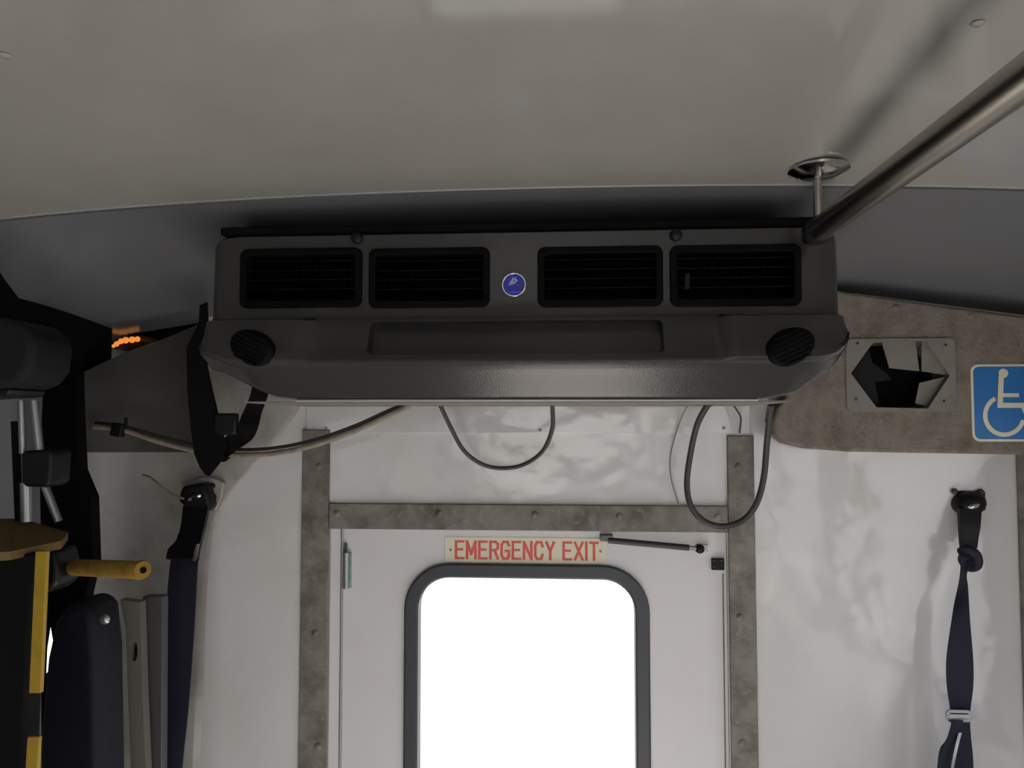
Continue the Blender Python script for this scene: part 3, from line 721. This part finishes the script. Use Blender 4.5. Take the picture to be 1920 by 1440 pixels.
ao = [sp(wc[0]+r*math.cos(math.radians(t)), wc[1]-r*math.sin(math.radians(t))) for r, rng in ((40, range(118, 352, 6)), (32, range(346, 112, -6))) for t in rng]
prism(bm, ao, sy, sy+0.0005)
finish('wheelchair_symbol', bm, M['cream'], ws)

# ================================================================== SEAT BELTS
def belt_anchor(parent, c, side, tilt):
    b = bmesh.new(); disc(b, c, (0, -1, 0), 0.028, 0.012, 28, dome=0.016, ell=(0.030, 0.026, tilt)); finish('anchor_cover', b, M['black'], parent, smooth=True)
# right belt
rb = root('seat_belt', U(1812, 930, WY), 'dark navy seat belt hanging knotted on the right white panel', 'seat belt')
bm = bmesh.new(); disc(bm, U(1813, 943, WY), (0, -1, 0), 0, 0.022, 28, dome=0.012, ell=(0.031, 0.024, 0.15)); an = finish('anchor_cover', bm, M['black'], rb, smooth=True)
bm = bmesh.new(); box(bm, ux(1788, WY), ux(1840, WY), WY-0.004, WY, uz(950, WY), uz(915, WY)); finish('anchor_bracket', bm, M['black'], rb, bevel=0.003)
for p in ((1789, 921), (1838, 922)):
    bm = bmesh.new(); disc(bm, U(p[0], p[1], WY-0.004), (0, -1, 0), 0.006, 0.005, 14, dome=0.002); finish('bolt', bm, M['cable'], rb, smooth=True)
bm = bmesh.new(); disc(bm, U(1826, 949, WY-0.033), (0.25, -1, 0.1), 0, 0.003, 28, dome=0.0025, ell=(0.0135, 0.0055, 0.25)); finish('badge', bm, M['chrome'], rb, smooth=True)
def strip(name, parent, rows, m, th=0.0018, n=6, sol=True):
    L = catmull([U(a, y, Y0) for a, _, y, Y0, Y1 in rows], n); Rr = catmull([U(b_, y, Y1) for _, b_, y, Y0, Y1 in rows], n)
    bm = bmesh.new(); ribbon(bm, list(zip(L, Rr)), th); return finish(name, bm, m, parent, smooth=True)
strip('belt_sheath', rb, [(1797, 1838, 955, 1.575, 1.575), (1799, 1836, 985, 1.565, 1.565), (1800, 1832, 1010, 1.56, 1.56), (1802, 1830, 1028, 1.555, 1.555)], M['black'], 0.012)
# knot: folded lumps of webbing
bm = bmesh.new()
tube(bm, catmull([U(1802, 1035, 1.55), U(1815, 1030, 1.535), U(1830, 1040, 1.53), U(1833, 1058, 1.535), U(1820, 1064, 1.545), U(1806, 1052, 1.55), U(1808, 1038, 1.535)], 8), 0.0088, 12)
finish('knot', bm, M['belt'], rb, smooth=True)
strip('webbing', rb, [(1800, 1828, 1030, 1.54, 1.54), (1802, 1826, 1050, 1.55, 1.53), (1801, 1812, 1075, 1.56, 1.53), (1797, 1814, 1100, 1.56, 1.52), (1788, 1817, 1140, 1.54, 1.52), (1780, 1821, 1190, 1.53, 1.52), (1774, 1825, 1240, 1.53, 1.515), (1775, 1825, 1285, 1.53, 1.515), (1781, 1820, 1325, 1.525, 1.52), (1783, 1818, 1345, 1.52, 1.52), (1785, 1820, 1380, 1.52, 1.52), (1787, 1824, 1420, 1.52, 1.52), (1788, 1826, 1480, 1.52, 1.52), (1790, 1830, 1600, 1.52, 1.52)], M['belt'], 0.0022)
s0_, s1_ = U(1773, 1353, 1.512), U(1821, 1331, 1.512)
bm = bmesh.new(); ringprism(bm, rrect(s0_.x, s1_.x, s0_.z, s1_.z, 0.008), rrect(s0_.x+0.0055, s1_.x-0.0055, s0_.z+0.0065, s1_.z-0.0065, 0.003), 1.510, 1.5135); finish('slide_buckle', bm, M['steel'], rb, bevel=0.0008)
bm = bmesh.new(); box(bm, s0_.x+0.006, s1_.x-0.006, 1.508, 1.5098, s0_.z+0.0075, s1_.z-0.0075); finish('slide_bar', bm, M['white'], rb, bevel=0.0005)
strip('webbing_tail', rb, [(1786, 1806, 1350, 1.505, 1.505), (1776, 1796, 1385, 1.495, 1.50), (1763, 1790, 1405, 1.49, 1.50), (1758, 1795, 1440, 1.49, 1.50), (1752, 1796, 1520, 1.49, 1.50), (1762, 1798, 1600, 1.50, 1.51)], M['belt'], 0.0022)
strip('webbing_tail', rb, [(1797, 1803, 1374, 1.498, 1.498), (1790, 1796, 1400, 1.488, 1.488), (1782, 1788, 1440, 1.484, 1.484), (1776, 1784, 1500, 1.484, 1.484)], M['steel'], 0.003)

# left belt
lb = root('seat_belt', U(375, 905, 1.58), 'black seat belt hanging from the anchor in the left rear corner', 'seat belt')
bm = bmesh.new(); prism(bm, [(U(x, y, 1.580).x, U(x, y, 1.580).z) for x, y in [(348, 912), (375, 893), (405, 897), (419, 905), (415, 935), (405, 955), (388, 960), (352, 955)]], 1.580, 1.594); finish('anchor_plate', bm, M['corner'], lb, bevel=0.003)
for p in ((399, 911), (401, 931)):
    bm = bmesh.new(); disc(bm, U(p[0], p[1], 1.58), (0, -1, 0), 0.0058, 0.005, 14, dome=0.002); finish('bolt', bm, M['black'], lb, smooth=True)
bm = bmesh.new(); pxprism(bm, [(340, 912), (382, 905), (390, 925), (396, 950), (388, 962), (345, 950), (332, 940)], 1.545, 0.035); finish('anchor_cover', bm, M['black'], lb, bevel=0.008, seg=3)
bm = bmesh.new(); disc(bm, U(365, 933, 1.545), (-0.15, -1, 0.1), 0, 0.003, 28, dome=0.003, ell=(0.0165, 0.0058, 0.35)); finish('badge', bm, M['chrome'], lb, smooth=True)
strip('belt_sheath', lb, [(345, 392, 950, 1.55, 1.55), (341, 385, 985, 1.53, 1.53), (332, 378, 1015, 1.50, 1.50), (318, 374, 1030, 1.49, 1.49), (313, 372, 1048, 1.48, 1.48)], M['black'], 0.010)
strip('webbing', lb, [(335, 378, 1000, 1.51, 1.51), (322, 372, 1045, 1.49, 1.485), (316, 369, 1090, 1.47, 1.47), (312, 366, 1150, 1.46, 1.455), (306, 360, 1240, 1.45, 1.44), (301, 352, 1340, 1.44, 1.43), (297, 342, 1440, 1.43, 1.43), (294, 336, 1560, 1.43, 1.43)], M['belt'], 0.0025)
strip('metal_tongue', lb, [(369, 374, 1020, 1.478, 1.478), (364, 370, 1036, 1.474, 1.474), (361, 366, 1052, 1.470, 1.470)], M['chrome'], 0.002)

# dark straps that hang from the left end of the air unit
hs = root('hanging_strap', U(390, 590, 1.36), 'wide charcoal strap hanging down beside the left end of the air unit', 'strap')
bm = bmesh.new(); pxprism(bm, [(374, 572), (388, 566), (390, 600), (389, 690), (400, 740), (412, 790), (424, 838), (412, 868), (392, 893), (384, 890), (374, 876), (363, 850), (357, 800), (351, 740), (349, 652), (372, 606)], 1.395, 0.004); finish('strap', bm, M['strapgrey'], hs, bevel=0.001)
hb = root('hanging_strap', U(470, 735, 1.40), 'short charcoal strap looping under the left end of the air unit into a black buckle', 'strap')
strip('strap', hb, [(474, 506, 720, 1.38, 1.38), (468, 501, 745, 1.39, 1.39), (455, 490, 775, 1.40, 1.40), (444, 484, 800, 1.40, 1.40), (420, 474, 822, 1.41, 1.41), (408, 450, 840, 1.41, 1.41), (402, 420, 862, 1.41, 1.41)], M['strapgrey'], 0.003)
bm = bmesh.new(); c = U(425, 795, 1.395); obox(bm, c, (1, 0, 0), (0, 1, 0), (0, 0, 1), 0.042, 0.018, 0.040); finish('buckle', bm, M['black'], hb, bevel=0.004)
bm = bmesh.new(); pxprism(bm, [(388, 851), (430, 858), (420, 866), (388, 868)], 1.40, 0.008); finish('strap_end', bm, M['strapgrey'], hb)

# amber marker lamp seen through the gap
am = root('marker_lamp', U(235, 645, 1.66), 'amber marker lamp glowing through the gap at the upper left corner', 'lamp')
bm = bmesh.new()
pp = [(200, 646), (215, 636), (225, 633), (240, 631), (262, 628), (266, 638), (250, 645), (225, 651), (208, 654)]
pxprism(bm, pp, 1.63, 0.072)
finish('base', bm, mat('amber_lamp_base', (0.10, 0.02, 0.004), 0.4), am, bevel=0.002)
for (px, py, r) in ((219, 645, .006), (227, 640, .0062), (236, 638, .0072), (248, 637, .0072), (258, 636, .0062), (213, 649, .004)):
    b = bmesh.new(); disc(b, U(px, py, 1.63), (0, -1, 0), r, 0.003, 14, dome=0.003); finish('lens_bead', b, M['amber'], am, smooth=True)

# ================================================================== LEFT SIDE: lift and casing
LY = 1.12
hx = root('overhead_casing', U(60, 735, LY), 'rounded charcoal casing hung high at the left edge above the lift', 'casing')
bm = bmesh.new()
bprism(bm, [(-60, 598), (0, 600), (60, 606), (110, 616), (136, 634), (142, 660), (136, 700), (118, 724), (90, 733), (-60, 733)], 1.20, 0.10)
finish('shell', bm, M['casing'], hx, bevel=0.012, seg=4)
bm = bmesh.new(); bprism(bm, [(-60, 733), (88, 733), (80, 745), (0, 750), (-60, 750)], 1.19, 0.08); finish('underside', bm, M['black'], hx, bevel=0.003)
# ladder of wheelchair lift parts
lf = root('wheelchair_lift', (U(40, 1000, LY).x, LY, 0.0), 'folded black wheelchair lift with yellow edges at the lower left', 'wheelchair lift')
def ltube(name, a, b_, r, m, Y=LY):
    bm = bmesh.new(); tube(bm, [U(a[0], a[1], a[2] if len(a) > 2 else Y), U(b_[0], b_[1], b_[2] if len(b_) > 2 else Y)], r, 20); return finish(name, bm, m, lf, smooth=True)
ltube('hydraulic_tube', (40, 751, 1.17), (43, 850, 1.17), 0.0055, M['steel'])
ltube('hydraulic_tube', (64, 751, 1.17), (75, 850, 1.17), 0.0065, M['steel'])
ltube('hydraulic_tube', (49, 905, 1.17), (50, 978, 1.17), 0.0085, M['steel'])
ltube('hydraulic_tube', (82, 905, 1.17), (110, 978, 1.17), 0.006, M['steel'])
ltube('support_arm', (28, 790, 1.19), (36, 980, 1.19), 0.006, M['liftblack'])
bm = bmesh.new(); pxprism(bm, [(45, 845), (90, 843), (97, 850), (94, 905), (86, 914), (46, 913), (40, 905), (38, 852)], 1.15, 0.05); finish('clamp_block', bm, M['black'], lf, bevel=0.004)
# dark frame member behind, outline extended to stand in for shade on the wall
bm = bmesh.new(); bprism(bm, [(100, 648), (140, 652), (158, 700), (160, 780), (165, 880), (186, 930), (190, 1050), (176, 1110), (172, 1440), (172, 1700), (95, 1700), (95, 1440), (95, 1050), (92, 900)], 1.36, 0.025); mast = finish('mast', bm, M['vent'], lf)
# yellow topped platform edge
bm = bmesh.new()
P = [U(-150, 992, 1.02), U(0, 975, 1.14), U(0, 966, 1.22)]
tp = [U(-140, 1045, 0.98), U(20, 1034, 1.04), U(115, 1014, 1.12), U(128, 998, 1.17), U(60, 978, 1.22), U(30, 972, 1.20), U(-120, 974, 1.10)]
zz = uz(1003, 1.12, 30)
a_ = [bm.verts.new(p) for p in tp]; b_ = [bm.verts.new(p - Vector((0, 0, 0.012))) for p in tp]
bm.faces.new(a_); bm.faces.new(b_[::-1])
for i in range(len(tp)): bm.faces.new((a_[i], b_[i], b_[(i+1) % len(tp)], a_[(i+1) % len(tp)]))
finish('top_plate', bm, mat('grimy_dark_yellow_paint', (0.10, 0.06, 0.008), 0.6, bump=[(60, 0.3, 0.001)]), lf)
# black folded platform and its yellow edge strips
bm = bmesh.new(); bprism(bm, [(-130, 1046), (88, 1030), (83, 1180), (74, 1440), (64, 1720), (-130, 1720)], 1.095, 0.035); finish('platform', bm, M['liftblack'], lf, bevel=0.004)
bm = bmesh.new(); pxprism(bm, [(66, 1034), (88, 1034), (76, 1300), (54, 1300)], 1.052, 0.007); finish('edge_strip', bm, M['yellow'], lf, bevel=0.001)
bm = bmesh.new(); pxprism(bm, [(51, 1382), (73, 1382), (66, 1520), (42, 1520)], 1.052, 0.007); finish('edge_strip', bm, M['yellow'], lf, bevel=0.001)
bm = bmesh.new(); bprism(bm, [(90, 1020), (146, 1018), (154, 1050), (154, 1080), (136, 1096), (110, 1100), (92, 1110)], 1.19, 0.06); finish('pivot_housing', bm, M['black'], lf, bevel=0.008, seg=3)
# padded yellow grab handle
g0, g1 = U(140, 1064, 1.16), U(268, 1069, 1.05)
bm = bmesh.new(); tube(bm, [g0, g0.lerp(g1, .93), g0.lerp(g1, .97), g1], [0.0125, 0.0125, 0.0135, 0.0120], 28); gh = finish('grab_handle', bm, M['yfoam'], lf, smooth=True)
axd = (g1-g0).normalized()
bm = bmesh.new(); disc(bm, g1 + axd*0.0003, axd, 0.0045, 0.0012, 18); finish('end_hole', bm, M['hole'], gh)
bm = bmesh.new(); tube(bm, [g0 - axd*0.03, g0], 0.009, 16); finish('handle_bar', bm, M['liftblack'], lf, smooth=True)

# folded seat below the handle
fs = root('folded_seat', (U(170, 1400, 1.2).x, 1.25, 0.45), 'dark navy padded fold-up seat beneath the yellow handle', 'seat')
bm = bmesh.new(); bprism(bm, [(136, 1275), (142, 1210), (156, 1145), (180, 1112), (212, 1106), (228, 1125), (236, 1200), (240, 1440), (246, 1700), (128, 1700), (128, 1440), (130, 1340)], 1.30, 0.08); finish('cushion', bm, M['vinyl'], fs, bevel=0.02, seg=5)
bm = bmesh.new(); disc(bm, U(197, 1161, 1.22), (0, -1, 0), 0.0085, 0.003, 20, dome=0.003); finish('bolt', bm, M['steel'], fs, smooth=True)
# pale slotted upright and the bar beside it
up = root('slotted_post', (U(255, 1300, 1.32).x, 1.33, 0.3), 'pale grey slotted metal upright between the fold-up seat and the black belt', 'post')
bm = bmesh.new(); pxprism(bm, [(225, 1125), (262, 1130), (267, 1300), (273, 1440), (278, 1750), (252, 1750), (245, 1440), (240, 1300), (236, 1180)], 1.33, 0.02); po = finish('post_face', bm, mat('aged_grey_paint', (0.10, 0.098, 0.085), 0.5), up)
b = bmesh.new(); sc = U(252, 1222, 1.33)
prism(b, [(sc.x+0.0055*math.cos(t*math.pi/10), sc.z+0.017*math.sin(t*math.pi/10)) for t in range(20)], 1.30, 1.342); wcut(po, b)
bm = bmesh.new(); disc(bm, (sc.x, 1.3415, sc.z), (0, -1, 0), 0, 0.001, 20, ell=(0.0052, 0.0165, 0)); finish('slot', bm, M['hole'], up)
bm = bmesh.new(); pxprism(bm, [(266, 1118), (306, 1118), (304, 1440), (304, 1750), (277, 1750), (274, 1440), (268, 1300)], 1.36, 0.02); finish('side_flange', bm, mat('dark_grey_paint', (0.045, 0.045, 0.045), 0.5), up, bevel=0.003)

# daylight slit beside the lift mast, where the side panel has pulled away
for o_ in (mast, bpy.data.objects['wall_corner']):
    b = bmesh.new(); sl = [(95, 1176), (99, 1200), (107, 1238), (98, 1252), (87, 1262), (89, 1215)]
    A = [b.verts.new(U(x, y, 1.30)) for x, y in sl]; B = [b.verts.new(U(x, y, 1.69)) for x, y in sl]
    b.faces.new(A); b.faces.new(B[::-1])
    for i in range(len(sl)): b.faces.new((A[i], B[i], B[(i+1) % len(sl)], A[(i+1) % len(sl)]))
    wcut(o_, b)
